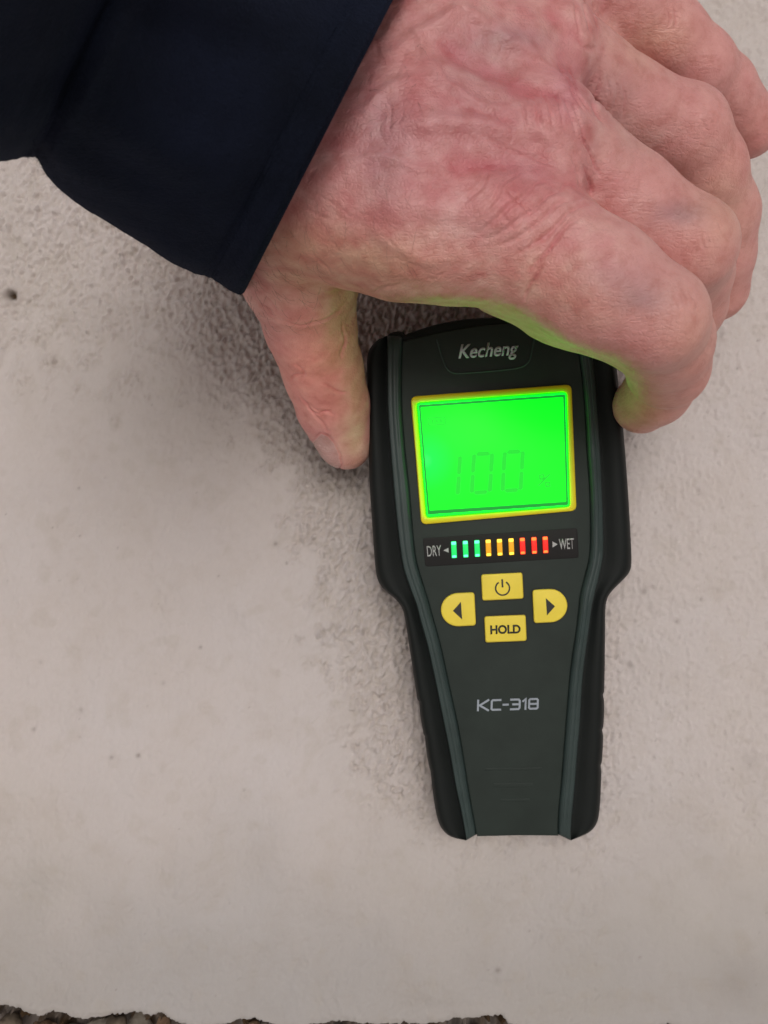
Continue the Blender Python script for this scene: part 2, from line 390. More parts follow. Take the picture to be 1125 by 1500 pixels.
stain_recess += blot(15, 431, 4.5, 1.0, 1.5, -0.6) + blot(14, 431, 10, 0.35)
for (x, y, r, a) in [(403, 797, 3, .45), (294, 948, 2.4, .45), (205, 1104, 3, .55), (165, 1108, 3, .4), (120, 1040, 4, .2), (942, 866, 5, .35), (925, 975, 5, .25), (1080, 540, 2, .5), (1112, 498, 2, .5),
                     (729, 1420, 4, .4), (115, 715, 2, .4), (1100, 1115, 14, .12), (240, 1000, 3, .2), (50, 1068, 3, .35), (1085, 1440, 40, .12), (992, 911, 3, .35), (1027, 878, 3, .35), (420, 825, 2, .5), (60, 970, 3, .2)]:
    stain_recess += blot(x, y, r, a)
for k in range(120):
    x, y = rs.uniform(0, 1125), rs.uniform(450, 1470); stain_recess += blot(x, y, rs.uniform(0.8, 1.8), rs.uniform(.08, .35))
stain_recess = np.clip(stain_recess, 0, 1) * (1 - drop) + (0.80 + 0.15 * bilerp(B_med, XX / cell + 60, ZZ / cell + 60)) * drop  # stains, and dark brown over the recess below the broken edge
float_attr(plaster, 'stain_recess', stain_recess)
# rubble stones set in the broken strip below the plaster
def stone_mat(name, c0, c1):
    m, nt, b = mat_new(name); t_ = nt.nodes.new('ShaderNodeTexCoord').outputs['Object']
    n_ = noise(nt, 160, 6, 0.65, t_); r_ = ramp(nt, n_.outputs['Fac'], [(0.3, c0), (0.7, c1)]); nt.links.new(r_.outputs[0], b.inputs['Base Color'])
    b.inputs['Roughness'].default_value = 0.9; bump(nt, b, n_.outputs['Fac'], 0.8, 0.001); return m
SM = [stone_mat('brown_stone', (0.20, 0.11, 0.06), (0.42, 0.28, 0.18)), stone_mat('pale_stone', (0.22, 0.18, 0.14), (0.50, 0.44, 0.37)),
      stone_mat('grey_stone', (0.11, 0.08, 0.055), (0.30, 0.24, 0.18))]
def stone(px, py, h, rx, rz, ry, mi, seed):
    r_ = np.random.RandomState(seed); bm = bmesh.new(); bmesh.ops.create_icosphere(bm, subdivisions=3, radius=1)
    k = r_.randn(5, 3); ph = r_.uniform(0, 6, 5)
    c = P(px, py, h); PL = [(Vector(r_.randn(3)).normalized(), r_.uniform(0.62, 0.85)) for _ in range(9)]
    for v in bm.verts:
        d = v.co.copy(); f = 1 + 0.10 * sum(math.sin(2.1 * (Vector(k[i]) @ d) + ph[i]) for i in range(5))
        q_ = Vector((abs(d.x) ** .7 * (1 if d.x > 0 else -1), abs(d.y) ** .7 * (1 if d.y > 0 else -1), abs(d.z) ** .7 * (1 if d.z > 0 else -1)))
        for n0, d0 in PL:
            e0 = q_.dot(n0) - d0
            if e0 > 0: q_ = q_ - n0 * e0
        v.co = c + Vector((q_.x * rx * f, q_.y * ry * f, q_.z * rz * f))
    me = bpy.data.meshes.new('stone'); bm.to_mesh(me); bm.free(); me.materials.append(SM[mi])
    me.polygons.foreach_set('use_smooth', [True] * len(me.polygons))
    o = bpy.data.objects.new('stone', me); C.objects.link(o); o.parent = wall; return o
for i, (x, y, rx, rz, mi) in enumerate([(12, 1502, 22, 18, 2), (62, 1506, 24, 14, 0), (98, 1512, 26, 18, 1), (140, 1506, 30, 14, 1), (172, 1496, 17, 14, 2), (205, 1502, 22, 17, 1), (236, 1500, 12, 13, 0), (268, 1514, 18, 12, 1),
                                        (310, 1516, 30, 14, 1), (362, 1504, 18, 10, 0), (392, 1512, 20, 14, 1), (440, 1522, 30, 16, 2), (500, 1520, 30, 16, 0), (580, 1522, 40, 14, 1), (690, 1516, 40, 14, 1), (770, 1520, 36, 14, 2), (860, 1524, 50, 14, 1), (980, 1524, 54, 14, 1), (1090, 1524, 50, 14, 2)]):
    stone(x, y + 4, -0.0125, rx * S0 * 0.92, rz * S0 * 0.8, 0.006, mi, 100 + i)

# ------------------------------------------------------------------ moisture meter
meter = thing('moisture_meter', 'dark green and black handheld moisture meter with glowing green screen held against the wall', 'moisture meter', tuple(PF(740, 850, -0.03)))
MP = meter
def reparent(o):
    o.parent = MP; o.matrix_parent_inverse = Matrix.Translation(-Vector(MP.location)); return o
L_out = spline([(566, 492), (552, 499), (541, 512), (537.5, 528), (538, 560), (538.5, 600), (540, 660), (542, 720), (546, 780), (549, 822), (551.5, 843), (556.5, 856), (566, 867), (576, 875), (586, 886), (592, 901), (600, 950), (606, 990), (610.5, 1020)], 5) \
      + [(611.5, 1026), (614.0, 1028)] + spline([(614.5, 1032), (616, 1050), (619.5, 1070)], 3) + [(620.2, 1075), (622.2, 1077)] + spline([(622.5, 1082), (624.5, 1100), (628, 1120)], 3) + [(628.6, 1124), (630.2, 1127)] + spline([(631, 1134), (635, 1168), (640, 1196), (646, 1212), (656, 1223), (668, 1228), (683, 1231)], 4)
L_in = spline([(567, 492), (567, 540), (568, 600), (572, 660), (577, 720), (583, 780), (590, 828), (600, 860), (610, 887), (616, 910), (627, 950), (640, 1010), (650, 1060), (659, 1105), (667, 1150), (675, 1187), (683, 1231)], 8)
R_out = spline([(866, 476), (886, 484), (897, 495), (901, 512), (904, 545), (909, 590), (914, 640), (920, 720), (924, 790), (925, 824), (922, 838), (912, 850), (898, 864), (890.5, 875), (887, 890), (886.5, 920), (886, 970), (885.3, 1010)], 5) \
      + [(885, 1014), (883.2, 1017)] + spline([(885, 1027), (885, 1045), (884, 1062)], 3) + [(883.6, 1065), (881.8, 1068)] + spline([(883.8, 1078), (883.2, 1095), (882, 1113)], 3) + [(881.5, 1117), (879.8, 1120)] + spline([(881, 1130), (880, 1160), (878.5, 1184), (875.5, 1202), (869, 1214), (858, 1222), (839, 1230)], 4)
R_in = spline([(862, 476), (866, 510), (871, 550), (875, 600), (879, 660), (882, 720), (884, 790), (883, 818), (877.5, 845), (871, 870), (866, 896), (863, 920), (857.5, 960), (853, 1000), (850, 1055), (846, 1100), (842, 1150), (837.5, 1200), (836, 1231)], 8)
LR_in = spline([(590, 492), (588, 540), (588.5, 600), (593, 660), (599.5, 720), (604.5, 780), (609, 818), (617, 848), (626, 876), (634, 905), (645, 945), (657, 1000), (670, 1060), (678, 1105), (685, 1150), (691.5, 1187), (698, 1222)], 8)
RR_in = spline([(843, 478), (848, 515), (853, 555), (857, 600), (860, 660), (864, 720), (865, 785), (863, 818), (856.5, 845), (850.5, 870), (847, 900), (844, 925), (838, 965), (834, 1000), (829.5, 1055), (826, 1100), (822, 1150), (818.5, 1187), (817, 1222)], 8)
def match(ya, yb, n=150):
    return resample(ya, n), resample(yb, n)
def loft(name, A, B, prof, mat, parent, skirt=None, n=170, deg=50, byy=True, under=0.004):
    """surface between two curves; prof = [(t across, offset from the front plane)]; closed below"""
    if byy:   # match the two curves by their height in the picture
        a = np.array(A); b_ = np.array(B)
        ya = resample(A, n); t = (ya[:, 1] - a[0, 1]) / (a[-1, 1] - a[0, 1])
        yb = b_[0, 1] + t * (b_[-1, 1] - b_[0, 1]); bo = np.argsort(b_[:, 1])
        Bs = np.stack([np.interp(yb, b_[bo, 1], b_[bo, 0]), yb], 1); As = ya
    else: As, Bs = resample(A, n), resample(B, n)
    V = []; Fc = []; m = len(prof)
    ends = 5
    for i in range(n):
        e = min(i, n - 1 - i)
        q_ = 0 if e >= ends else 1 - math.sqrt(max(0, 1 - (1 - e / ends) ** 2))
        for (t, off) in prof:
            p = As[i] * (1 - t) + Bs[i] * t
            V.append(PF(p[0], p[1], off - 0.0016 * q_))
    for i in range(n - 1):
        for k in range(m - 1):
            a = i * m + k; Fc.append((a, a + 1, a + m + 1, a + m))
    base = len(V)
    for i in range(n):
        V.append(PF(*As[i], prof[0][1] - under)); V.append(PF(*Bs[i], prof[-1][1] - under))
    for i in range(n - 1):
        a = base + 2 * i
        Fc.append((i * m, (i + 1) * m, a + 2, a)); Fc.append((i * m + m - 1, a + 1, a + 3, (i + 1) * m + m - 1)); Fc.append((a, a + 2, a + 3, a + 1))
    for i in (0, n - 1):
        Fc.append(tuple([i * m + k for k in range(m)] + [base + 2 * i + 1, base + 2 * i]))
    o = mesh_obj(name, V, Fc, mat); fix_normals(o); smooth_angle(o, deg); return reparent(o)
# rubber side grips: outer edge rolls down, a valley beside the rim
gp = [(0.0, -0.0085), (0.006, -0.0065), (0.03, -0.0045), (0.08, -0.0028), (0.16, -0.0017), (0.28, -0.0012), (0.45, -0.0013), (0.65, -0.0019), (0.85, -0.0027), (0.97, -0.0030), (1.0, -0.0030)]
lg = loft('side_grip', L_out, L_in, gp, M_rubber, meter, under=0.014)
rg = loft('side_grip', R_out, R_in, gp, M_rubber, meter, under=0.014)
# raised rims with fine grooves
rp = [(0.0, -0.0032), (0.02, -0.0002), (0.07, 0.0004), (0.30, 0.0007), (0.36, 0.00055), (0.42, 0.0007), (0.60, 0.0008), (0.66, 0.00062), (0.72, 0.0007), (0.86, 0.0003), (1.0, -0.0006)]
lr = loft('rim', L_in, LR_in, rp, M_rim, meter)
rr_ = loft('rim', R_in, RR_in, rp, M_rim, meter)
# faceplate: rounded at top, stepped at bottom, split around the screen so the screen sits in it
top = spline([(590, 500), (640, 488), (690, 479), (720, 476), (760, 474), (805, 476), (846, 482)], 6)
face_pts = top + [p for p in RR_in if p[1] > 486] + [(818, 1224)] + [(760, 1223.5), (699, 1225)] + [p for p in LR_in[::-1] if p[1] > 503]
reparent(slab('faceplate', face_pts, -0.0003, -0.0045, M_face, None, 2.0, 0.0005, 3))
# dark crown above the faceplate
crown = spline([(566, 493), (572, 488), (581, 485.5), (590, 486), (594, 490), (600, 487.5), (640, 475), (680, 467.5), (720, 465), (770, 463), (820, 465), (866, 474)], 6)
crown_low = [(864, 500), (846, 492), (805, 484), (760, 482), (720, 484), (690, 487), (640, 496), (592, 509), (566, 512)]
reparent(slab('top_cap', crown + crown_low, -0.0012, -0.020, M_rubber, None, 3.0, 0.0016, 4))
# rear shell reaches back to the wall
rear = [p for p in L_out] + [(698, 1222), (817, 1221)] + [p for p in R_out[::-1]] + crown[::-1][2:-2]
rear_i = inset(rear, 2.0)
def pb(x, y, h): return P(x, y, h)
N = len(rear_i); V = [PF(x, y, -0.006) for x, y in rear_i] + [P(x, y, 0.012) for x, y in inset(rear, 1.0)] + [P(x, y, 0.0005) for x, y in inset(rear, 9.0)]
# the back hugs the front outline in real width, not in perspective
for k, hh in ((1, 0.012), (2, 0.002)):
    for i in range(N):
        f = V[i]; V[k * N + i] = Vector((f.x, -hh, f.z)) if k == 1 else Vector((f.x * 0.94 + 0.0375 * 0.06, -hh, f.z * 0.97 - 0.0006))
Fc = []
for k in range(2):
    for i in range(N):
        j = (i + 1) % N; Fc.append((k * N + i, k * N + j, (k + 1) * N + j, (k + 1) * N + i))
Fc.append(tuple(range(N))); Fc.append(tuple(2 * N + i for i in range(N)))
o = mesh_obj('rear_shell', V, Fc, M_rubber); fix_normals(o); smooth_angle(o, 40); reparent(o)
# logo shield: a shallow raised line
shield = spline([(640, 497), (645, 515), (650, 530), (656, 541), (668, 546.5), (700, 545), (735, 542), (762, 538), (774, 530), (779, 515), (783, 495)], 6)
V = []; Fc = []; sh = resample(shield, 60)
for i in range(60):
    t = sh[min(i + 1, 59)] - sh[max(i - 1, 0)]; t = t / np.linalg.norm(t); n_ = np.array([-t[1], t[0]])
    for (wd, of) in [(-1.8, -0.0005), (-0.8, 0.00002), (0.8, 0.00002), (1.8, -0.0005)]:
        q_ = sh[i] + n_ * wd; V.append(PF(q_[0], q_[1], of))
for i in range(59):
    for k in range(3): a = i * 4 + k; Fc.append((a, a + 1, a + 5, a + 4))
    a = i * 4; Fc.append((a + 3, a, a + 4, a + 7))
o = mesh_obj('logo_outline', V, Fc, M_rim); fix_normals(o); smooth_angle(o, 80); reparent(o)
reparent(text_obj('brand_lettering', 'Kecheng', 715.5, 515.5, 89, 27, math.radians(-3.6), plastic('white_lettering', (0.46, 0.49, 0.52), 0.5, 0.2, 5000), None, -0.00012, shear=0.3, bold=0.020))
# KC-318, wide letters drawn as strokes
def wide_text():
    polys = []
    def tr(u, v): return (697 + u * 0.9985 + v * 0.035, 1042.0 - u * 0.030 - v)
    H = 17.0; W = 15.5; s = 2.9
    x = 1.5
    def add(pl): polys.extend(stroke_polys([tr(x + a, b_) for a, b_ in pl], s))
    m_ = s / 2
    add([(m_, 0), (m_, H)]); add([(W + 2, H - .4), (m_ + 2.5, H / 2), (W + 2, .4)]); x += W + 4.5
    add([(W, H - m_), (3, H - m_), (m_, H - 3), (m_, 3), (3, m_), (W, m_)]); x += W + 2.0
    add([(0, H / 2), (9, H / 2)]); x += 11
    add([(0, H - m_), (W - 3, H - m_), (W - m_, H - 3.5), (W - m_, 3.5), (W - 3, m_), (0, m_)]); add([(3, H / 2), (W - m_ - 1, H / 2)]); x += W + 2
    add([(0.5, H - 5), (5.2, H - 1.2), (5.2, 0)]); x += 9
    add([(3, m_), (W - 3, m_), (W - m_, 3), (W - m_, H - 3), (W - 3, H - m_), (3, H - m_), (m_, H - 3), (m_, 3), (3, m_)]); add([(m_ + 1, H / 2), (W - m_ - 1, H / 2)])
    # lift each stroke's layer a hair so that crossing strokes never share a plane
    return polys
V = []; Fc = []
for k, pts in enumerate(wide_text()):
    b0 = len(V); off = -0.00014 + 0.000004 * (k % 7); N = len(pts)
    V += [PF(x, y, off) for x, y in pts] + [PF(x, y, -0.0004) for x, y in pts]
    Fc.append(tuple(range(b0, b0 + N)))
    for i in range(N): j = (i + 1) % N; Fc.append((b0 + i, b0 + j, b0 + N + j, b0 + N + i))
o = mesh_obj('type_lettering', V, Fc, M_white); reparent(o)
# faint moulded bars near the tail
for (x0, x1, y, hh) in [(710, 795, 1125, 4), (722, 782, 1147, 7), (733, 776, 1170, 5)]:
    reparent(slab('moulded_bar', round_poly([(x0, y), (x1, y - 1), (x1, y + hh - 1), (x0, y + hh)], 1.5, 3), -0.00022, -0.0008, M_face, None, 0.8, 0.0001, 2))

# bezel: yellow frame
def frame(name, outer, inner, top_, bot, mat, bev=1.2):
    N = len(outer); V = []; Fc = []
    rings = [(outer, bot), (outer, top_ - 0.0003), (inset(outer, bev), top_), (inset(inner, -bev), top_), (inner, top_ - 0.0003), (inner, bot)]
    for r_, off in rings: V += [PF(x, y, off) for x, y in r_]
    K = len(rings)
    for k in range(K):
        k2 = (k + 1) % K
        for i in range(N): j = (i + 1) % N; Fc.append((k * N + i, k * N + j, k2 * N + j, k2 * N + i))
    o = mesh_obj(name, V, Fc, mat); fix_normals(o); smooth_angle(o, 50); return reparent(o)
bo = round_poly([(601.5, 581), (837, 563), (844.5, 748), (617, 768.5)], 9, 6)
bi = round_poly([(610.5, 590.5), (829.5, 574.5), (834.5, 742), (624.5, 758)], 4.5, 6)
frame('screen_bezel', bo, bi, 0.0010, -0.001, M_bez)
# LCD: glowing block added to throw green on the case, with darker seam and the lit panel
reparent(slab('glow_block', inset(bi, 0.6), 0.0024, -0.0014, M_edge, None, 0.8, 0.0002, 2))
lcd_seam = round_poly([(613, 593), (828, 577.5), (832.5, 740), (626.5, 754)], 2, 3)
reparent(slab('display_seam', lcd_seam, 0.00248, 0.0002, M_dedge, None, 0.4, 0.00005, 2))
lcd_in = round_poly([(616, 596.5), (825.0, 581.5), (829.5, 735), (629, 748)], 2, 3)
disp = reparent(slab('display_panel', inset(lcd_in, 0.0), 0.00258, 0.0002, M_lcd, None, 0.4, 0.00008, 2))
def kid(o, p):
    o.parent = p; return o
def seg_digit(cx, cy, segs, w_=32, h_=58):
    """seven-segment digit polygons, leaning with the display"""
    def tr(u, v): return (cx + u + v * 0.06 * -1, cy + v - u * 0.055)
    t = 7.5; hw, hh = w_ / 2, h_ / 2; g_ = 1.2; out = []
    def hbar(v): return [tr(-hw + t + g_ - 2, v), tr(-hw + t + g_, v - t / 2), tr(hw - t - g_, v - t / 2), tr(hw - t - g_ + 2, v), tr(hw - t - g_, v + t / 2), tr(-hw + t + g_, v + t / 2)]
    def vbar(u, v0, v1): return [tr(u, v0 - 2), tr(u + t / 2, v0), tr(u + t / 2, v1), tr(u, v1 + 2), tr(u - t / 2, v1), tr(u - t / 2, v0)]
    if 'a' in segs: out.append(hbar(-hh + t / 2))
    if 'd' in segs: out.append(hbar(hh - t / 2))
    if 'g' in segs: out.append(hbar(0))
    if 'f' in segs: out.append(vbar(-hw + t / 2, -hh + t * 0.62, -g_ - 1))
    if 'e' in segs: out.append(vbar(-hw + t / 2, g_ + 1, hh - t * 0.62))
    if 'b' in segs: out.append(vbar(hw - t / 2, -hh + t * 0.62, -g_ - 1))
    if 'c' in segs: out.append(vbar(hw - t / 2, g_ + 1, hh - t * 0.62))
    return out
for (cx, cy, sg) in [(660, 697, 'bc'), (706, 693, 'abcdef'), (751, 690, 'abcdef')]:
    kid(flat('digit', seg_digit(cx, cy, sg, 34 if sg != 'bc' else 32, 64), 0.00263, M_seg, None, 0.00004), disp)
pc = stroke_polys([(788, 712), (806, 694)], 3.4) + stroke_polys([(790, 696), (796, 695), (797, 701), (791, 702), (790, 696)], 2.8) + stroke_polys([(799, 707), (805, 706), (806, 712), (800, 713), (799, 707)], 2.8)
kid(flat('percent_sign', pc, 0.00263, M_segf, None, 0.00004), disp)
bt = stroke_polys([(627, 612.5), (652, 610.8), (652.8, 621.3), (627.8, 623), (627, 612.5)], 2.6)
for k in range(3): bt += [[(632 + k * 6, 614 - k * .4), (635.5 + k * 6, 613.8 - k * .4), (636 + k * 6, 620 - k * .4), (632.5 + k * 6, 620.4 - k * .4)]]
kid(flat('battery_icon', bt, 0.00263, M_seg, None, 0.00004), disp)
for k in range(4):
    x, y = 679 + 8 * k, 590.5 - 0.6 * k
    kid(flat('contact_dot', [[(x, y), (x + 3, y - .2), (x + 3, y + 2.6), (x, y + 2.8)]], 0.00254, M_dedge, None, 0.00004), disp)

# LED strip
lab = round_poly([(619.5, 788.5), (845.5, 773.5), (848, 817), (623, 830)], 4, 4)
strip = reparent(slab('bar_graph_panel', lab, -0.00005, -0.001, M_label, None, 0.8, 0.0001, 2))
LX = [665, 682, 699, 715.5, 732, 749, 765.5, 782.5, 799]
for i, x in enumerate(LX):
    y = 805.2 - (x - 665) * 0.0535; c1, c2 = [(M_g, M_gh), (M_a, M_ah), (M_r, M_rh)][i // 3]
    lean = -0.03
    def box(y0, y1, w_=3.8): return [(x - w_ - lean * (y0 - y) * 1.5, y0 + .2), (x + w_ - lean * (y0 - y) * 1.5, y0 - .2), (x + w_ - lean * (y1 - y) * 1.5, y1 - .2), (x - w_ - lean * (y1 - y) * 1.5, y1 + .2)]
    l_ = slab('led_window', round_poly(box(y - 12.2, y + 12.2), 1.2, 3), 0.0008, -0.0004, c1, None, 0.8, 0.0002, 2); reparent(l_)
    kid(slab('bright_end', round_poly(box(y - 11.6, y - 7.2, 3.3), 1, 2), 0.00088, 0.0004, c2, None, 0.5, 0.00005, 2), l_)
    kid(slab('bright_end', round_poly(box(y + 8.2, y + 11.6, 3.0), 1, 2), 0.00088, 0.0004, c2, None, 0.5, 0.00005, 2), l_)
kid(text_obj('dry_lettering', 'DRY', 636, 807, 21, 15.5, math.radians(-3.6), M_text, None, 0.00001, bold=0.008, thick=0.00005), strip)
kid(text_obj('wet_lettering', 'WET', 830, 796.8, 22, 15.5, math.radians(-3.6), M_text, None, 0.00001, bold=0.008, thick=0.00005), strip)
kid(flat('arrow_mark', [[(649.5, 806.2), (656.8, 802.5), (657.2, 809.4)]], 0.00001, M_text, None, 0.00004), strip)
kid(flat('arrow_mark', [[(816.8, 797.2), (809.2, 793.0), (809.6, 802.0)]], 0.00001, M_text, None, 0.00004), strip)

# buttons
def rotp(pts, cx, cy, deg):
    c, s = math.cos(math.radians(deg)), math.sin(math.radians(deg)); return [(cx + x * c - y * s, cy + x * s + y * c) for x, y in pts]
def button(pts, label=None):
    well = slab('button_gap', inset(pts, -1.6), -0.00022, -0.001, M_black, None, 0.3, 0.00005, 1); reparent(well)
    o = slab('button', pts, 0.0009, -0.0006, M_yel, None, 2.2, 0.0006, 4); reparent(o)
    return o
rect = round_poly([(-30.3, -19.2), (30.3, -19.2), (30.3, 19.2), (-30.3, 19.2)], 4, 5)
def dshape(sg):
    p = [(24.5 * -sg * -1, -24.5), (24.5 * sg, 24.5)]
    pts = []
    flatx = 24.8 * sg
    pts += round_poly([(flatx, -24.5), (flatx, 24.5), (0, 24.5), (0, -24.5)], [5, 5, 0, 0], 5)
    # bulge half
    pts = [q_ for q_ in pts if abs(q_[0]) > 0.01]
    arc = [(-sg * (25.5 * math.cos(a)) * 1.0, 24.5 * math.sin(a)) for a in np.linspace(math.pi / 2, -math.pi / 2, 18)]
    return pts + arc
b1 = button(rotp(rect, 735.8, 859.2, -2.8))
kid(flat('power_symbol', sum([stroke_polys(rotp([(10.2 * math.sin(a), -10.2 * math.cos(a)) for a in np.linspace(0.55, 2 * math.pi - 0.55, 24)], 736.2, 861.6, -2), 2.3), stroke_polys([(735.6, 848.5), (736.2, 860.5)], 2.6)], []), 0.00094, M_black, None), b1)
b2 = button(rotp(rect, 740.4, 920.8, -2.4))
kid(text_obj('hold_lettering', 'HOLD', 740.4, 922, 44.5, 13.2, math.radians(-1.6), M_black, None, 0.00096, bold=0.038), b2)
b3 = button(rotp(dshape(1), 671.3, 893, -2.8))
kid(flat('arrow_mark', [[(663.5, 894.8), (675.2, 881.6), (677, 907.6)]], 0.00094, M_black, None), b3)
b4 = button(rotp(dshape(-1), 805.6, 887.2, -2.8))
kid(flat('arrow_mark', [[(813, 888.2), (799.4, 876), (801.2, 901.6)]], 0.00094, M_black, None), b4)

# ------------------------------------------------------------------ hand
person = thing('person', 'bare left hand in a dark navy fleece sleeve gripping the top of the meter', 'person', tuple(P(430, 150, 0.09)))
def cone_list():
    """(group, a=(px,py,h mm), ra px, b, rb px)"""
    G = {}
    def chain(name, pts):
        G[name] = [(pts[i], pts[i + 1]) for i in range(len(pts) - 1)]
    # points: px, py, h(mm), r(px)
    chain('palm1', [(60, 60, 130, 130), (250, 160, 100, 125), (420, 285, 90, 112), (600, 322, 97, 116), (765, 352, 100, 102)])
    chain('palm2', [(250, 120, 100, 125), (420, 200, 92, 110), (620, 205, 100, 98), (800, 205, 99, 80)])
    chain('palm3', [(250, 90, 98, 125), (420, 120, 88, 110), (640, 90, 95, 98), (800, 78, 91, 76)])
    chain('palm4', [(250, 60, 96, 125), (430, 40, 80, 110), (640, -30, 84, 98), (795, -40, 76, 76)])
    chain('heel', [(330, 200, 55, 110), (430, 290, 52, 95), (560, 330, 48, 92), (700, 335, 50, 88), (840, 330, 56, 90), (900, 250, 56, 90), (800, 120, 56, 110), (500, 120, 56, 130)])
    chain('index', [(765, 354, 100, 98), (878, 420, 104, 89), (960, 466, 104, 72), (976, 500, 90, 64), (978, 538, 74, 61)])
    chain('indexpad', [(760, 380, 86, 88), (835, 414, 86, 89), (900, 446, 86, 82)])
    chain('indextip', [(985, 545, 56, 50), (962, 575, 44, 46), (941, 592, 36, 43)])
    chain('middle', [(800, 205, 96, 78), (915, 300, 88, 73), (1008, 360, 84, 67), (1005, 400, 66, 63), (997, 445, 56, 62), (980, 500, 38, 50)])
    chain('ring', [(800, 78, 88, 74), (915, 164, 74, 68), (998, 196, 68, 65), (1028, 250, 60, 60), (1048, 315, 48, 58), (1049, 370, 40, 52), (1049, 424, 30, 46)])
    chain('little', [(795, -40, 72, 76), (900, 3, 64, 71), (975, 56, 60, 54), (1022, 98, 56, 49), (1056, 132, 48, 46), (1098, 188, 38, 42)])
    chain('thumb', [(420, 300, 80, 110), (438, 395, 68, 86), (455, 478, 52, 65), (474, 545, 40, 57), (487, 592, 33, 52), (500, 630, 27, 44), (505, 649, 25, 40)])
    return G
G = cone_list()
def w3(p):
    v = P(p[0], p[1], p[2] / 1000.0); return np.array((v.x, v.y, v.z)), p[3] * (D - p[2] / 1000.0) / F
vox = 0.0008
lo = np.array([-0.13, -0.140, -0.005]); hi = np.array([0.138, -0.008, 0.17])
ax = [np.arange(lo[i], hi[i], vox, dtype=np.float32) for i in range(3)]
shape = tuple(len(a) for a in ax)
BIG = 0.03
def smin(a, b_, k):
    h = np.maximum(k - np.abs(a - b_), 0) / k; return np.minimum(a, b_) - h * h * k * 0.25
def eval_chain(segs, k):
    Fd = np.full(shape, BIG, np.float32)
    for pa, pb_ in segs:
        a, ra = w3(pa); b_, rb = w3(pb_)
        mrg = max(ra, rb) + 0.013
        s0 = []
        for i in range(3):
            l0 = min(a[i], b_[i]) - mrg; h0 = max(a[i], b_[i]) + mrg
            s0.append(slice(max(0, int((l0 - lo[i]) / vox)), max(0, min(shape[i], int((h0 - lo[i]) / vox) + 1))))
        X = ax[0][s0[0]][:, None, None]; Y = ax[1][s0[1]][None, :, None]; Z = ax[2][s0[2]][None, None, :]
        if X.size == 0 or Y.size == 0 or Z.size == 0: continue
        ab = b_ - a; L2 = float(ab @ ab)
        t = np.clip(((X - a[0]) * ab[0] + (Y - a[1]) * ab[1] + (Z - a[2]) * ab[2]) / L2, 0, 1)
        d = np.sqrt((X - a[0] - t * ab[0]) ** 2 + (Y - a[1] - t * ab[1]) ** 2 + (Z - a[2] - t * ab[2]) ** 2) - (ra + (rb - ra) * t)
        sub = Fd[s0[0], s0[1], s0[2]]; Fd[s0[0], s0[1], s0[2]] = smin(sub, d.astype(np.float32), k)
    return Fd
palm = None
for nme in ('palm1', 'palm2', 'palm3', 'palm4', 'heel'):
    f = eval_chain(G[nme], 0.002); palm = f if palm is None else smin(palm, f, 0.010)
body = smin(palm, eval_chain(G['thumb'], 0.003), 0.006)
fing = None
for nme in ('index', 'indexpad', 'indextip', 'middle', 'ring', 'little'):
    f = eval_chain(G[nme], 0.003); fing = f if fing is None else smin(fing, f, 0.007 if nme == 'indexpad' else 0.0005)
FD = smin(body, fing, 0.0020)
del palm, body, fing
def surface_nets(Fd):
    S = Fd < 0
    nx_, ny_, nz_ = Fd.shape
    c = np.zeros((nx_ - 1, ny_ - 1, nz_ - 1), np.uint8)
    for i in (0, 1):
        for j in (0, 1):
            for k in (0, 1): c += S[i:nx_ - 1 + i, j:ny_ - 1 + j, k:nz_ - 1 + k]
    act = (c > 0) & (c < 8); idx = np.argwhere(act); ids = np.full(act.shape, -1, np.int64); ids[act] = np.arange(len(idx))
    acc = np.zeros((len(idx), 3)); cnt = np.zeros(len(idx))
    corners = [(i, j, k) for i in (0, 1) for j in (0, 1) for k in (0, 1)]
    for p in corners:
        for a in range(3):
            if p[a] == 0:
                q_ = list(p); q_[a] = 1
                v0 = Fd[idx[:, 0] + p[0], idx[:, 1] + p[1], idx[:, 2] + p[2]]; v1 = Fd[idx[:, 0] + q_[0], idx[:, 1] + q_[1], idx[:, 2] + q_[2]]
                m = (v0 < 0) != (v1 < 0); t = np.where(m, v0 / np.where(m, v0 - v1, 1), 0)
                pt = np.array(p, float)[None] + np.eye(3)[a][None] * t[:, None]
                acc[m] += pt[m]; cnt[m] += 1
    Vv = lo[None] + (idx + acc / cnt[:, None]) * vox
    quads = []
    for a in range(3):
        b_, c_ = (a + 1) % 3, (a + 2) % 3
        sl0 = [slice(None)] * 3; sl1 = [slice(None)] * 3; sl0[a] = slice(0, -1); sl1[a] = slice(1, None)
        s0, s1 = S[tuple(sl0)], S[tuple(sl1)]; ch = np.argwhere(s0 != s1)
        ok = (ch[:, b_] > 0) & (ch[:, c_] > 0) & (ch[:, b_] < Fd.shape[b_] - 1) & (ch[:, c_] < Fd.shape[c_] - 1); ch = ch[ok]
        def cid(db, dc):
            q_ = ch.copy(); q_[:, b_] += db; q_[:, c_] += dc; return ids[q_[:, 0], q_[:, 1], q_[:, 2]]
        Qd = np.stack([cid(-1, -1), cid(0, -1), cid(0, 0), cid(-1, 0)], 1)
        fl = ~s0[ch[:, 0], ch[:, 1], ch[:, 2]]
        Qd[fl] = Qd[fl][:, ::-1]; quads.append(Qd)
    return Vv, np.concatenate(quads)
Vh, Qh = surface_nets(FD)
del FD
hand0 = np_mesh('hand', Vh, Qh, None)
md = hand0.modifiers.new('s', 'SMOOTH'); md.iterations = 6; md.factor = 0.5
md = hand0.modifiers.new('ss', 'SUBSURF'); md.levels = 1; md.render_levels = 1
dg = bpy.context.evaluated_depsgraph_get(); me = bpy.data.meshes.new_from_object(hand0.evaluated_get(dg))
bpy.data.objects.remove(hand0); me.name = 'hand'
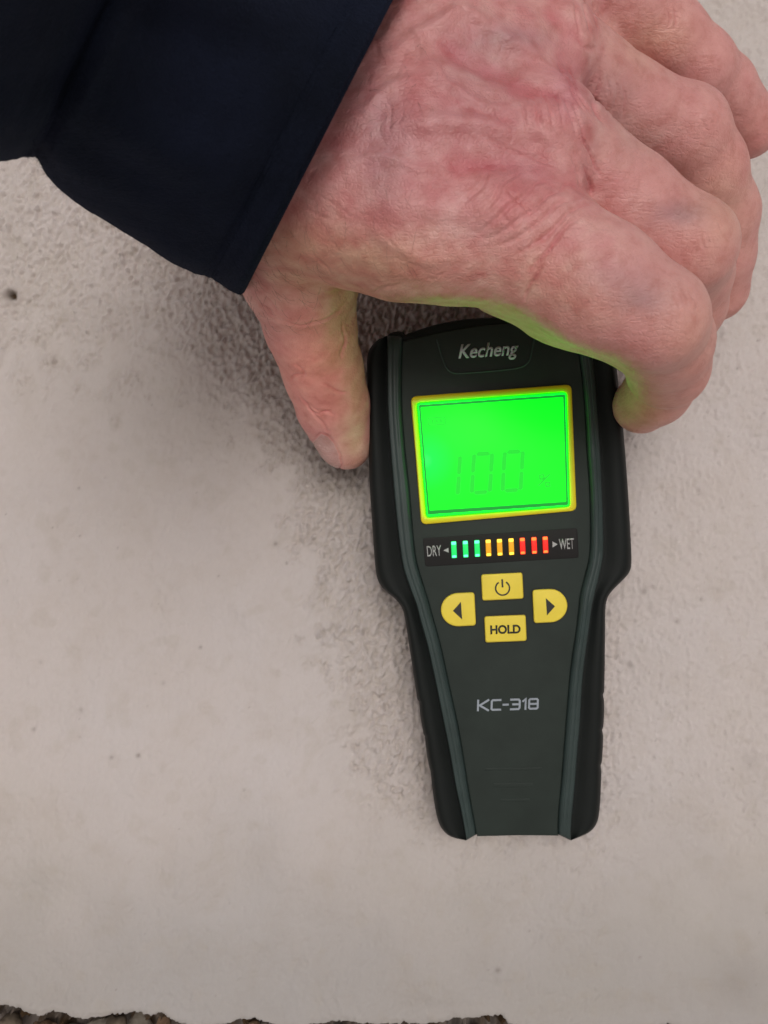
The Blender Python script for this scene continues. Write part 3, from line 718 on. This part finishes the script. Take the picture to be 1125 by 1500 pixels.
hand = bpy.data.objects.new('hand', me); C.objects.link(hand)
nv = len(me.vertices); co_ = np.zeros(nv * 3, np.float32); me.vertices.foreach_get('co', co_); co_ = co_.reshape(-1, 3).astype(float)
no_ = np.zeros(nv * 3, np.float32); me.vertices.foreach_get('normal', no_); no_ = no_.reshape(-1, 3).astype(float)
HX = co_[:, 0] * F / (D + co_[:, 1]) + 562.5; HY = 750 - co_[:, 2] * F / (D + co_[:, 1]); Hh = -co_[:, 1]
front = sstep(-no_[:, 1], -0.15, 0.35)
def seg_dist(px, py, pl):
    best = np.full(px.shape, 1e9); tt = np.zeros(px.shape); acc = 0; tot = sum(math.hypot(pl[i + 1][0] - pl[i][0], pl[i + 1][1] - pl[i][1]) for i in range(len(pl) - 1))
    for i in range(len(pl) - 1):
        a = np.array(pl[i], float); b_ = np.array(pl[i + 1], float); ab = b_ - a; L = np.hypot(*ab)
        t = np.clip(((px - a[0]) * ab[0] + (py - a[1]) * ab[1]) / (L * L), 0, 1)
        d = np.hypot(px - a[0] - t * ab[0], py - a[1] - t * ab[1]); m = d < best
        best[m] = d[m]; tt[m] = ((acc + t * L) / tot)[m]; acc += L
    return best, tt
disp_ = np.zeros(nv)
# smooth 3D noise from summed waves
def wave_noise(co, wl, n, seed, st=(1, 1, 1)):
    r_ = np.random.RandomState(seed); out = np.zeros(len(co))
    for _ in range(n):
        k = r_.randn(3); k = k / np.linalg.norm(k) * (2 * math.pi / (wl * r_.uniform(0.7, 1.5))) * np.array(st)
        out += np.sin(co @ k + r_.uniform(0, 6.28))
    return out / math.sqrt(n / 2)
WX = HX + 1.3 * wave_noise(co_, 0.006, 8, 50); WY = HY + 1.3 * wave_noise(co_, 0.006, 8, 51)
def groove(pl, width, depth, sharp=False):
    global disp_
    pl = spline(pl, 4); x0, x1 = min(p[0] for p in pl) - 4 * width - 12, max(p[0] for p in pl) + 4 * width + 12; y0, y1 = min(p[1] for p in pl) - 4 * width - 12, max(p[1] for p in pl) + 4 * width + 12
    m = (WX > x0) & (WX < x1) & (WY > y0) & (WY < y1)
    if not m.any(): return
    d, t = seg_dist(WX[m], WY[m], pl); tp = np.sin(np.clip(t, 0.0, 1) * math.pi) ** 0.6 * 0.92 + 0.08
    prof = np.exp(-(d / width) ** 2)
    if depth > 0: prof = prof - 0.2 * np.exp(-((d - 2.2 * width) / (1.2 * width)) ** 2)      # pushed-up skin beside a crease
    disp_[m] -= depth * prof * tp * front[m]
# tendons and veins (negative depth = raised)
for pl, w_, d_ in [([(560, 300), (640, 305), (730, 320)], 20, -.0007), ([(560, 190), (660, 180), (780, 200), (850, 245)], 14, -.0011), ([(560, 90), (650, 30), (690, 22), (760, 75), (860, 150)], 13, -.0010),
                   ([(480, 250), (560, 230), (620, 250), (690, 240)], 9, -.0005), ([(600, 20), (640, 110), (700, 150), (760, 170)], 8, -.0006), ([(520, 180), (570, 130), (640, 110)], 9, -.0006),
                   ([(540, 330), (600, 370), (680, 380)], 10, -.0004), ([(500, 110), (560, 60), (600, 0)], 9, -.0005),
                   ([(640, 60), (700, 95), (760, 120)], 16, .0009), ([(640, 250), (700, 240), (770, 240)], 14, .0006), ([(850, 225), (800, 215), (720, 175)], 12, .0005),
                   # valleys between the knuckles
                   ([(740, 130), (800, 135), (860, 150)], 16, .0007), ([(780, 262), (830, 268), (872, 284)], 9, .0004), ([(790, 10), (830, 40), (862, 62)], 18, .0005), ([(868, 140), (874, 162), (886, 180)], 4.0, .0006), ([(846, 48), (856, 66), (870, 76)], 4.0, .0003),
                   # knuckle crowns
                   ]:
    groove(pl, w_, d_)
def knuckle(cx, cy, r, amt):
    global disp_
    d = np.hypot(HX - cx, HY - cy) / r; disp_ += amt * np.exp(-d ** 2) * front
knuckle(735, 300, 42, .0016); knuckle(800, 180, 34, .0012); knuckle(770, 60, 34, .0012)
knuckle(985, 440, 36, .0006); knuckle(1035, 335, 28, .0006); knuckle(1040, 165, 24, .0004)
knuckle(620, 400, 60, .0010)
# creases over the index knuckle: they fan from the web towards the thumb side
CR = []
for pl in [[(700, 340), (742, 312), (775, 278), (800, 262)], [(712, 352), (762, 322), (800, 290), (838, 268)], [(728, 362), (780, 335), (815, 302), (858, 284)], [(755, 372), (800, 345), (838, 308), (870, 298)],
           [(775, 400), (800, 368), (822, 338), (850, 318)], [(690, 322), (720, 300), (742, 268), (760, 252)], [(675, 300), (700, 282), (715, 255)], [(765, 440), (780, 410), (795, 385)], [(742, 290), (760, 300), (778, 318)],
           ]:
    CR.append((pl, 2.8, .00062))
for pl in [[(812, 130), (820, 160), (822, 190)], [(825, 140), (835, 170), (838, 205)], [(798, 128), (800, 160), (806, 192)], [(838, 150), (850, 185), (856, 215)], [(845, 190), (862, 220), (880, 262)], [(780, 140), (785, 168), (792, 200)],
           [(830, 100), (848, 138), (868, 168)], [(815, 95), (835, 130), (856, 165)], [(850, 240), (862, 262), (868, 290)], [(836, 232), (846, 255), (850, 272)], [(760, 150), (768, 170), (772, 200)], [(700, 200), (760, 225), (830, 250)]]:
    CR.append((pl, 2.0, .00055))
for pl in [[(888, 112), (890, 140), (884, 168)], [(900, 115), (903, 140), (896, 175)], [(912, 122), (914, 148), (910, 180)], [(878, 105), (876, 130), (872, 150)], [(842, 0), (846, 28), (852, 52)], [(852, -8), (858, 20), (866, 48)], [(866, -8), (870, 14), (880, 44)],
           [(980, 10), (984, 26), (975, 42)], [(990, 12), (992, 30), (984, 46)]]:
    CR.append((pl, 1.8, .00036))
# PIP creases
for (cx, cy, ang, n, ln) in [(1000, 445, 70, 6, 50), (1042, 345, 62, 6, 42), (1044, 175, 60, 5, 34)]:
    for k in range(n):
        u = (k - (n - 1) / 2) * 7; a = math.radians(ang); dx, dy = math.cos(a), math.sin(a)
        c0 = (cx + u * dy, cy - u * dx); j = RS.uniform(-4, 4, 4)
        CR.append(([(c0[0] - dx * ln / 2 + j[0], c0[1] - dy * ln / 2 + j[1]), (c0[0] + 3 * math.sin(k), c0[1]), (c0[0] + dx * ln / 2 + j[2], c0[1] + dy * ln / 2 + j[3])], 1.6, .00020))
# thumb creases
for pl in [[(450, 590), (468, 600), (490, 608)], [(452, 600), (470, 606), (486, 602)], [(440, 580), (452, 596), (466, 614)], [(446, 548), (432, 552), (424, 560)], [(400, 462), (430, 474), (480, 468), (510, 440)], [(378, 440), (396, 458), (402, 470)],
           [(385, 430), (400, 448), (410, 462)], [(520, 438), (545, 428), (560, 420), (590, 412)], [(462, 610), (474, 622), (482, 634)], [(430, 530), (445, 545), (440, 560)], [(500, 470), (505, 500), (500, 530)], [(470, 560), (490, 572), (515, 576)]]:
    CR.append((pl, 2.0, .00040))
# long soft folds of loose old skin across the back of the hand
for k in range(70):
    cx, cy = RS.uniform(420, 780), RS.uniform(-20, 400)
    if cy > 420 or cx < 400: continue
    a = math.radians(RS.normal(118, 24) if RS.rand() < 0.6 else RS.normal(35, 20)); ln = RS.uniform(22, 70)
    b_ = RS.uniform(-5, 5); dx, dy = math.cos(a), math.sin(a)
    CR.append(([(cx - dx * ln / 2, cy - dy * ln / 2), (cx + dy * b_, cy - dx * b_), (cx + dx * ln / 2, cy + dy * ln / 2)], RS.uniform(1.3, 2.4), RS.uniform(.00010, .00022)))
disp_ *= 1.35
for pl, w_, d_ in CR: groove(pl, w_, d_)
disp_ += (0.00013 * wave_noise(co_, 0.011, 14, 5) + 0.00003 * wave_noise(co_, 0.0035, 20, 6)) * (1 - 0.6 * sstep(HX, 840, 940))
# thumbnail, on the far side of the tip: flat plate with a cuticle step
nail_pl = [(470, 636), (480, 640), (489, 650), (496, 666), (499, 682), (492, 694), (470, 690), (455, 650)]
def in_poly(px, py, poly):
    ins = np.zeros(px.shape, bool); n = len(poly)
    for i in range(n):
        x0, y0 = poly[i]; x1, y1 = poly[(i + 1) % n]
        c_ = ((y0 > py) != (y1 > py)) & (px < (x1 - x0) * (py - y0) / (y1 - y0 + 1e-9) + x0); ins ^= c_
    return ins
dn, _ = seg_dist(HX, HY, nail_pl + [nail_pl[0]])
ins = in_poly(HX, HY, nail_pl) & (Hh < 0.05)
sd = np.where(ins, dn, -dn)
nailm = sstep(sd, -0.5, 1.5) * (Hh < 0.05)
disp_ = disp_ * (1 - nailm) - nailm * 0.00025 - 0.0004 * np.exp(-((sd + 1.5) / 1.6) ** 2) * (Hh < 0.05) * (HX < 505) * (HY > 630)
co2 = co_ + no_ * disp_[:, None]
me.vertices.foreach_set('co', co2.astype(np.float32).ravel()); me.update()
me.polygons.foreach_set('use_smooth', np.ones(len(me.polygons), bool))
hand.parent = person; hand.matrix_parent_inverse = Matrix.Translation(-Vector(person.location))
# skin pigment, with shade painted in on the back of the hand
base_c = np.array([0.62, 0.285, 0.265]); col = np.tile(base_c, (nv, 1))
BL = [  # px, py, rx, ry, colour, weight
    (640, 170, 230, 170, (0.48, 0.185, 0.195), .85), (738, 300, 46, 36, (0.56, 0.16, 0.17), .6), (690, 260, 60, 40, (0.58, 0.22, 0.21), .4), (930, 330, 70, 40, (0.66, 0.36, 0.33), .5), (790, 400, 60, 30, (0.66, 0.34, 0.28), .4), (660, 330, 50, 40, (0.62, 0.30, 0.30), .5), (820, 150, 40, 70, (0.60, 0.22, 0.22), .7), (610, 100, 40, 60, (0.60, 0.22, 0.21), .5),
    (540, 400, 140, 60, (0.50, 0.26, 0.165), .8), (430, 370, 70, 60, (0.54, 0.25, 0.16), .7), (460, 530, 70, 80, (0.86, 0.34, 0.27), .9), (490, 590, 40, 40, (0.62, 0.22, 0.18), .7), (520, 650, 24, 40, (0.62, 0.40, 0.26), .8),
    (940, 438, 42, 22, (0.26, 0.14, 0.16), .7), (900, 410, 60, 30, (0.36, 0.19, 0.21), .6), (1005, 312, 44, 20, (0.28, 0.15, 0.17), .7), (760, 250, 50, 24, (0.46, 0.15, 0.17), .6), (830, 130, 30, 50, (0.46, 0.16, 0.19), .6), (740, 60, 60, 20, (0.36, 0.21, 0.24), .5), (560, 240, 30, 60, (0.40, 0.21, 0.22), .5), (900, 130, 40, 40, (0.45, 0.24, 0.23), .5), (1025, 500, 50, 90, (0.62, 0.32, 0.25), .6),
    (930, 200, 60, 40, (0.52, 0.30, 0.26), .5), (1060, 300, 50, 80, (0.62, 0.33, 0.25), .6), (960, 60, 60, 40, (0.62, 0.34, 0.25), .6), (1100, 200, 40, 50, (0.62, 0.25, 0.22), .7), (1075, 440, 30, 50, (0.58, 0.25, 0.21), .6),
    (800, 440, 120, 60, (0.60, 0.29, 0.22), .6), (1030, 560, 30, 40, (0.62, 0.24, 0.20), .7), (1000, 430, 40, 40, (0.60, 0.32, 0.29), .5), (560, 180, 40, 50, (0.46, 0.26, 0.27), .5), (700, 90, 60, 40, (0.50, 0.28, 0.27), .5), (940, 600, 60, 40, (0.62, 0.28, 0.20), .7)]
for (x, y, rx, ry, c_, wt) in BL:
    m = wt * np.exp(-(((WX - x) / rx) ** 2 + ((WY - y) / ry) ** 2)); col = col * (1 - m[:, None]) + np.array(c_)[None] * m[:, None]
n_ = wave_noise(co_, 0.007, 16, 9); n2_ = wave_noise(co_, 0.0028, 16, 10)
mot = (np.clip(0.10 * n_ + 0.05 * n2_, -0.25, 0.25) * (1 - 0.7 * sstep(HX, 850, 940)) * (1 - 0.5 * sstep(HY, 430, 480)))[:, None]
col = col * (1 + mot * np.array([0.35, 1.0, 0.9])[None])
crease_tint = np.clip(-disp_ / 0.0008, 0, 1)[:, None] * 0.55      # folds painted darker and redder for contrast
col = col * (1 - crease_tint * np.array([0.12, 0.55, 0.45])[None])
nail_c = np.array([0.56, 0.32, 0.29]); col = col * (1 - nailm[:, None]) + nail_c[None] * nailm[:, None]
color_attr(hand, 'skin', np.clip(col, 0, 1)); float_attr(hand, 'nail', nailm)
M_skin, nt, b = mat_new('skin')
ca = nt.nodes.new('ShaderNodeAttribute'); ca.attribute_name = 'skin'; na = nt.nodes.new('ShaderNodeAttribute'); na.attribute_name = 'nail'
tco = nt.nodes.new('ShaderNodeTexCoord').outputs['Object']
k1 = noise(nt, 260, 6, 0.65, tco); kr = ramp(nt, k1.outputs['Fac'], [(0.32, (0.88, 0.78, 0.76)), (0.5, (1, 1, 1)), (0.68, (1.06, 1.10, 1.12))])
mu = nt.nodes.new('ShaderNodeMix'); mu.data_type = 'RGBA'; mu.blend_type = 'MULTIPLY'; mu.inputs['Factor'].default_value = 1
nt.links.new(ca.outputs['Color'], mu.inputs['A']); nt.links.new(kr.outputs[0], mu.inputs['B']); nt.links.new(mu.outputs['Result'], b.inputs['Base Color'])
b.inputs['Subsurface Weight'].default_value = 0.10; b.inputs['Subsurface Radius'].default_value = (1.0, 0.35, 0.2); b.inputs['Subsurface Scale'].default_value = 0.0022
rr = nt.nodes.new('ShaderNodeMapRange'); nt.links.new(k1.outputs['Fac'], rr.inputs['Value']); rr.inputs['To Min'].default_value = 0.36; rr.inputs['To Max'].default_value = 0.54
rn = nt.nodes.new('ShaderNodeMath'); rn.operation = 'MULTIPLY_ADD'; nt.links.new(na.outputs['Fac'], rn.inputs[0]); rn.inputs[1].default_value = -0.2; nt.links.new(rr.outputs[0], rn.inputs[2])
nt.links.new(rn.outputs[0], b.inputs['Roughness']); b.inputs['Specular IOR Level'].default_value = 0.5
vo = nt.nodes.new('ShaderNodeTexVoronoi'); vo.feature = 'DISTANCE_TO_EDGE'; vo.inputs['Scale'].default_value = 950; nt.links.new(tco, vo.inputs['Vector'])
vr = ramp(nt, vo.outputs['Distance'], [(0.0, (0, 0, 0)), (0.22, (1, 1, 1))])
bA = bump(nt, b, vr.outputs[0], 0.4, 0.00016)
for (ry, rx, seed_, st_) in ((0.9, 0.0, 0, 0.5), (-0.7, 0.3, 3, 0.4)):
    mp = nt.nodes.new('ShaderNodeMapping'); mp.inputs['Rotation'].default_value = (rx, ry, 0); mp.inputs['Scale'].default_value = (1.0, 1.0, 4.0); mp.inputs['Location'].default_value = (seed_, 0, 0)
    nt.links.new(tco, mp.inputs['Vector']); k2 = noise(nt, 300, 5, 0.6, mp.outputs[0]); bA = bump(nt, b, k2.outputs['Fac'], st_, 0.0004, bA)
k4 = noise(nt, 2200, 2, 0.5, tco); bump(nt, b, k4.outputs['Fac'], 0.3, 0.00012, bA)
me.materials.clear(); me.materials.append(M_skin)
# fine dark hairs at the wrist and thumb root
V = []; Fc = []
vi = np.where((no_[:, 1] < 0.1) & (HX > 360) & (HX < 470) & (HY > 330) & (HY < 480))[0]
vj = np.where((no_[:, 1] < -0.2) & (HX > 440) & (HX < 640) & (HY > 60) & (HY < 400))[0]
sel = list(RS.choice(vi, 110)) + list(RS.choice(vj, 90))
for i in sel:
    p = Vector(co2[i]); n_v = Vector(no_[i]); t = Vector((0.35, 0, -1)) + Vector(RS.normal(0, .45, 3)); t = (t - n_v * t.dot(n_v)).normalized()
    L = RS.uniform(.0025, .0055); r = 0.000028; s_ = t.cross(n_v).normalized(); prev = None
    for k in range(4):
        u = k / 3; c_ = p + t * L * u + n_v * (0.0012 * math.sin(u * 2.6)); rr0 = r * (1 - 0.8 * u); b0 = len(V)
        V += [c_ + s_ * rr0, c_ - s_ * rr0 * .5 + n_v * rr0, c_ - s_ * rr0 * .5 - n_v * rr0]
        if k:
            for q_ in range(3): Fc.append((b0 - 3 + q_, b0 - 3 + (q_ + 1) % 3, b0 + (q_ + 1) % 3, b0 + q_))
M_hair, nt, b = mat_new('arm_hair'); b.inputs['Base Color'].default_value = (0.06, 0.035, 0.022, 1); b.inputs['Roughness'].default_value = 0.5
hr = mesh_obj('arm_hair', V, Fc, M_hair); hr['kind'] = 'stuff'; hr.parent = person; hr.matrix_parent_inverse = Matrix.Translation(-Vector(person.location))

# ------------------------------------------------------------------ sleeve
M_cloth, nt, b = mat_new('navy_fleece')
tco = nt.nodes.new('ShaderNodeTexCoord').outputs['Object']
k1 = noise(nt, 35, 6, 0.6, tco); kr = ramp(nt, k1.outputs['Fac'], [(0.3, (0.0035, 0.0047, 0.0095)), (0.7, (0.0070, 0.0095, 0.021))]); nt.links.new(kr.outputs[0], b.inputs['Base Color'])
b.inputs['Roughness'].default_value = 0.95; b.inputs['Specular IOR Level'].default_value = 0.1
b.inputs['Sheen Weight'].default_value = 0.06; b.inputs['Sheen Tint'].default_value = (0.3, 0.4, 0.8, 1); b.inputs['Sheen Roughness'].default_value = 0.5
k2 = noise(nt, 1500, 4, 0.7, tco); bA = bump(nt, b, k2.outputs['Fac'], 0.9, 0.0006)
k3 = noise(nt, 120, 4, 0.6, tco); bump(nt, b, k3.outputs['Fac'], 0.4, 0.001, bA)
# rings: bottom px, top px, centre h, depth half axis (mm), puff
RG = [((352, 431), (642, -140), 86, 42), ((345, 430), (636, -146), 86.5, 42.8), ((330, 421), (622, -152), 87, 43.0), ((316, 411.5), (606, -160), 88, 42.8), ((309, 407), (600, -164), 88.5, 42.2), ((302, 405), (592, -168), 89, 42.2),
      ((285, 400), (575, -176), 91, 42.5), ((255, 387), (545, -190), 94, 42), ((215, 361), (500, -210), 99, 41), ((170, 333), (455, -232), 105, 40), ((125, 306), (405, -255), 112, 39), ((90, 280), (365, -275), 118, 38), ((68, 256), (335, -290), 124, 37),
      ((57, 236), (315, -300), 128, 34), ((50, 230), (300, -305), 130, 31), ((36, 231), (285, -310), 133, 30), ((0, 236), (250, -320), 139, 30), ((-60, 242), (200, -340), 149, 29), ((-160, 240), (120, -380), 162, 28), ((-320, 225), (0, -440), 178, 27), ((-520, 200), (-180, -480), 192, 26)]
def rings_interp(RG, sub=6):
    A = spline([r[0] for r in RG], sub); B = spline([r[1] for r in RG], sub); Cc = spline([(r[2], r[3]) for r in RG], sub); return A, B, Cc
A, B, Cc = rings_interp(RG, 5)
NT = 220; V = []; Fc = []
r_ = np.random.RandomState(3)
for i in range(len(A)):
    a, b_ = np.array(A[i]), np.array(B[i]); hc, hd = Cc[i]; mid = (a + b_) / 2; half = (a - b_) / 2; s = i / (len(A) - 1)
    for k in range(NT):
        th = 2 * math.pi * k / NT
        # long soft folds running along the sleeve, fading at the hem
        fade = min(1, max(0, (i - 14) / 30))
        fold = fade * (0.030 * math.sin(5 * th + 2.0 * s * 3 + 0.5) + 0.020 * math.sin(9 * th - 6 * s + 1.3) + 0.010 * math.sin(16 * th + 11 * s))
        edge = math.cos(th) ** 6 if math.cos(th) > 0 else 0      # keep the lower outline where it is
        f = 1 + fold * (1 - edge) + 0.0012 * math.sin(61 * th + i * 1.7)
        p = mid + half * math.cos(th) * f; h = hc + hd * math.sin(th) * f
        wob = 1.3 * math.sin(0.9 * i + 3 * th) + 0.9 * math.sin(2.3 * i - 5 * th + 1)
        V.append(P(p[0] + wob * 0.5, p[1] + wob * (0.6 if i > 2 else 0.3), max(h, 24) / 1000.0))
n_r = len(A)
for i in range(n_r - 1):
    for k in range(NT): j = (k + 1) % NT; Fc.append((i * NT + k, i * NT + j, (i + 1) * NT + j, (i + 1) * NT + k))
# turned-in hem: rolled edge then back inside
prev0 = 0
inner = []
for (sh_, sc_) in [(3.0, 0.992), (4.2, 0.982), (3.6, 0.970), (0, 0.962), (-6, 0.960), (-30, 0.955), (-90, 0.94)]:
    a, b_ = np.array(A[0]), np.array(B[0]); hc, hd = Cc[0]; mid = (a + b_) / 2 + np.array([0.89, 0.45]) * sh_; half = (a - b_) / 2
    b0 = len(V)
    for k in range(NT):
        th = 2 * math.pi * k / NT; p = mid + half * math.cos(th) * sc_; V.append(P(p[0], p[1], (hc + hd * math.sin(th) * sc_) / 1000.0))
    for k in range(NT): j = (k + 1) % NT; Fc.append((prev0 + j, prev0 + k, b0 + k, b0 + j))
    prev0 = b0
slv = mesh_obj('sleeve', V, Fc, M_cloth, None, True); fix_normals(slv)
slv.parent = person; slv.matrix_parent_inverse = Matrix.Translation(-Vector(person.location))
# fuzz and lint standing off the cloth
V2 = []; F2 = []
Vs = np.array([tuple(v) for v in V[:n_r * NT]])
for _ in range(6500):
    i = r_.randint(0, n_r - 26); k = r_.randint(0, NT - 1); idx_ = i * NT + k
    p = Vector(Vs[idx_]) .lerp(Vector(Vs[idx_ + NT + 1]), r_.rand()); e1 = Vector(Vs[idx_ + 1] - Vs[idx_]); e2 = Vector(Vs[idx_ + NT] - Vs[idx_]); n_v = e1.cross(e2).normalized()
    a, b_ = np.array(A[i]), np.array(B[i]); c_ = P(*((a + b_) / 2), Cc[i][0] / 1000.0)
    if (p - c_).dot(n_v) < 0: n_v = -n_v
    t = (n_v * 0.6 + Vector(r_.normal(0, .5, 3))).normalized(); L = r_.uniform(.0004, .0017); s_ = t.orthogonal().normalized() * 0.00003; b0 = len(V2)
    V2 += [p + s_, p - s_, p + t * L + s_ * .3, p + t * L * .5 + t.cross(s_) * 1.0]; F2 += [(b0, b0 + 1, b0 + 2), (b0 + 1, b0 + 3, b0 + 2), (b0, b0 + 2, b0 + 3)]
fz = mesh_obj('fuzz', V2, F2, M_cloth); fz['kind'] = 'stuff'; fz.parent = slv
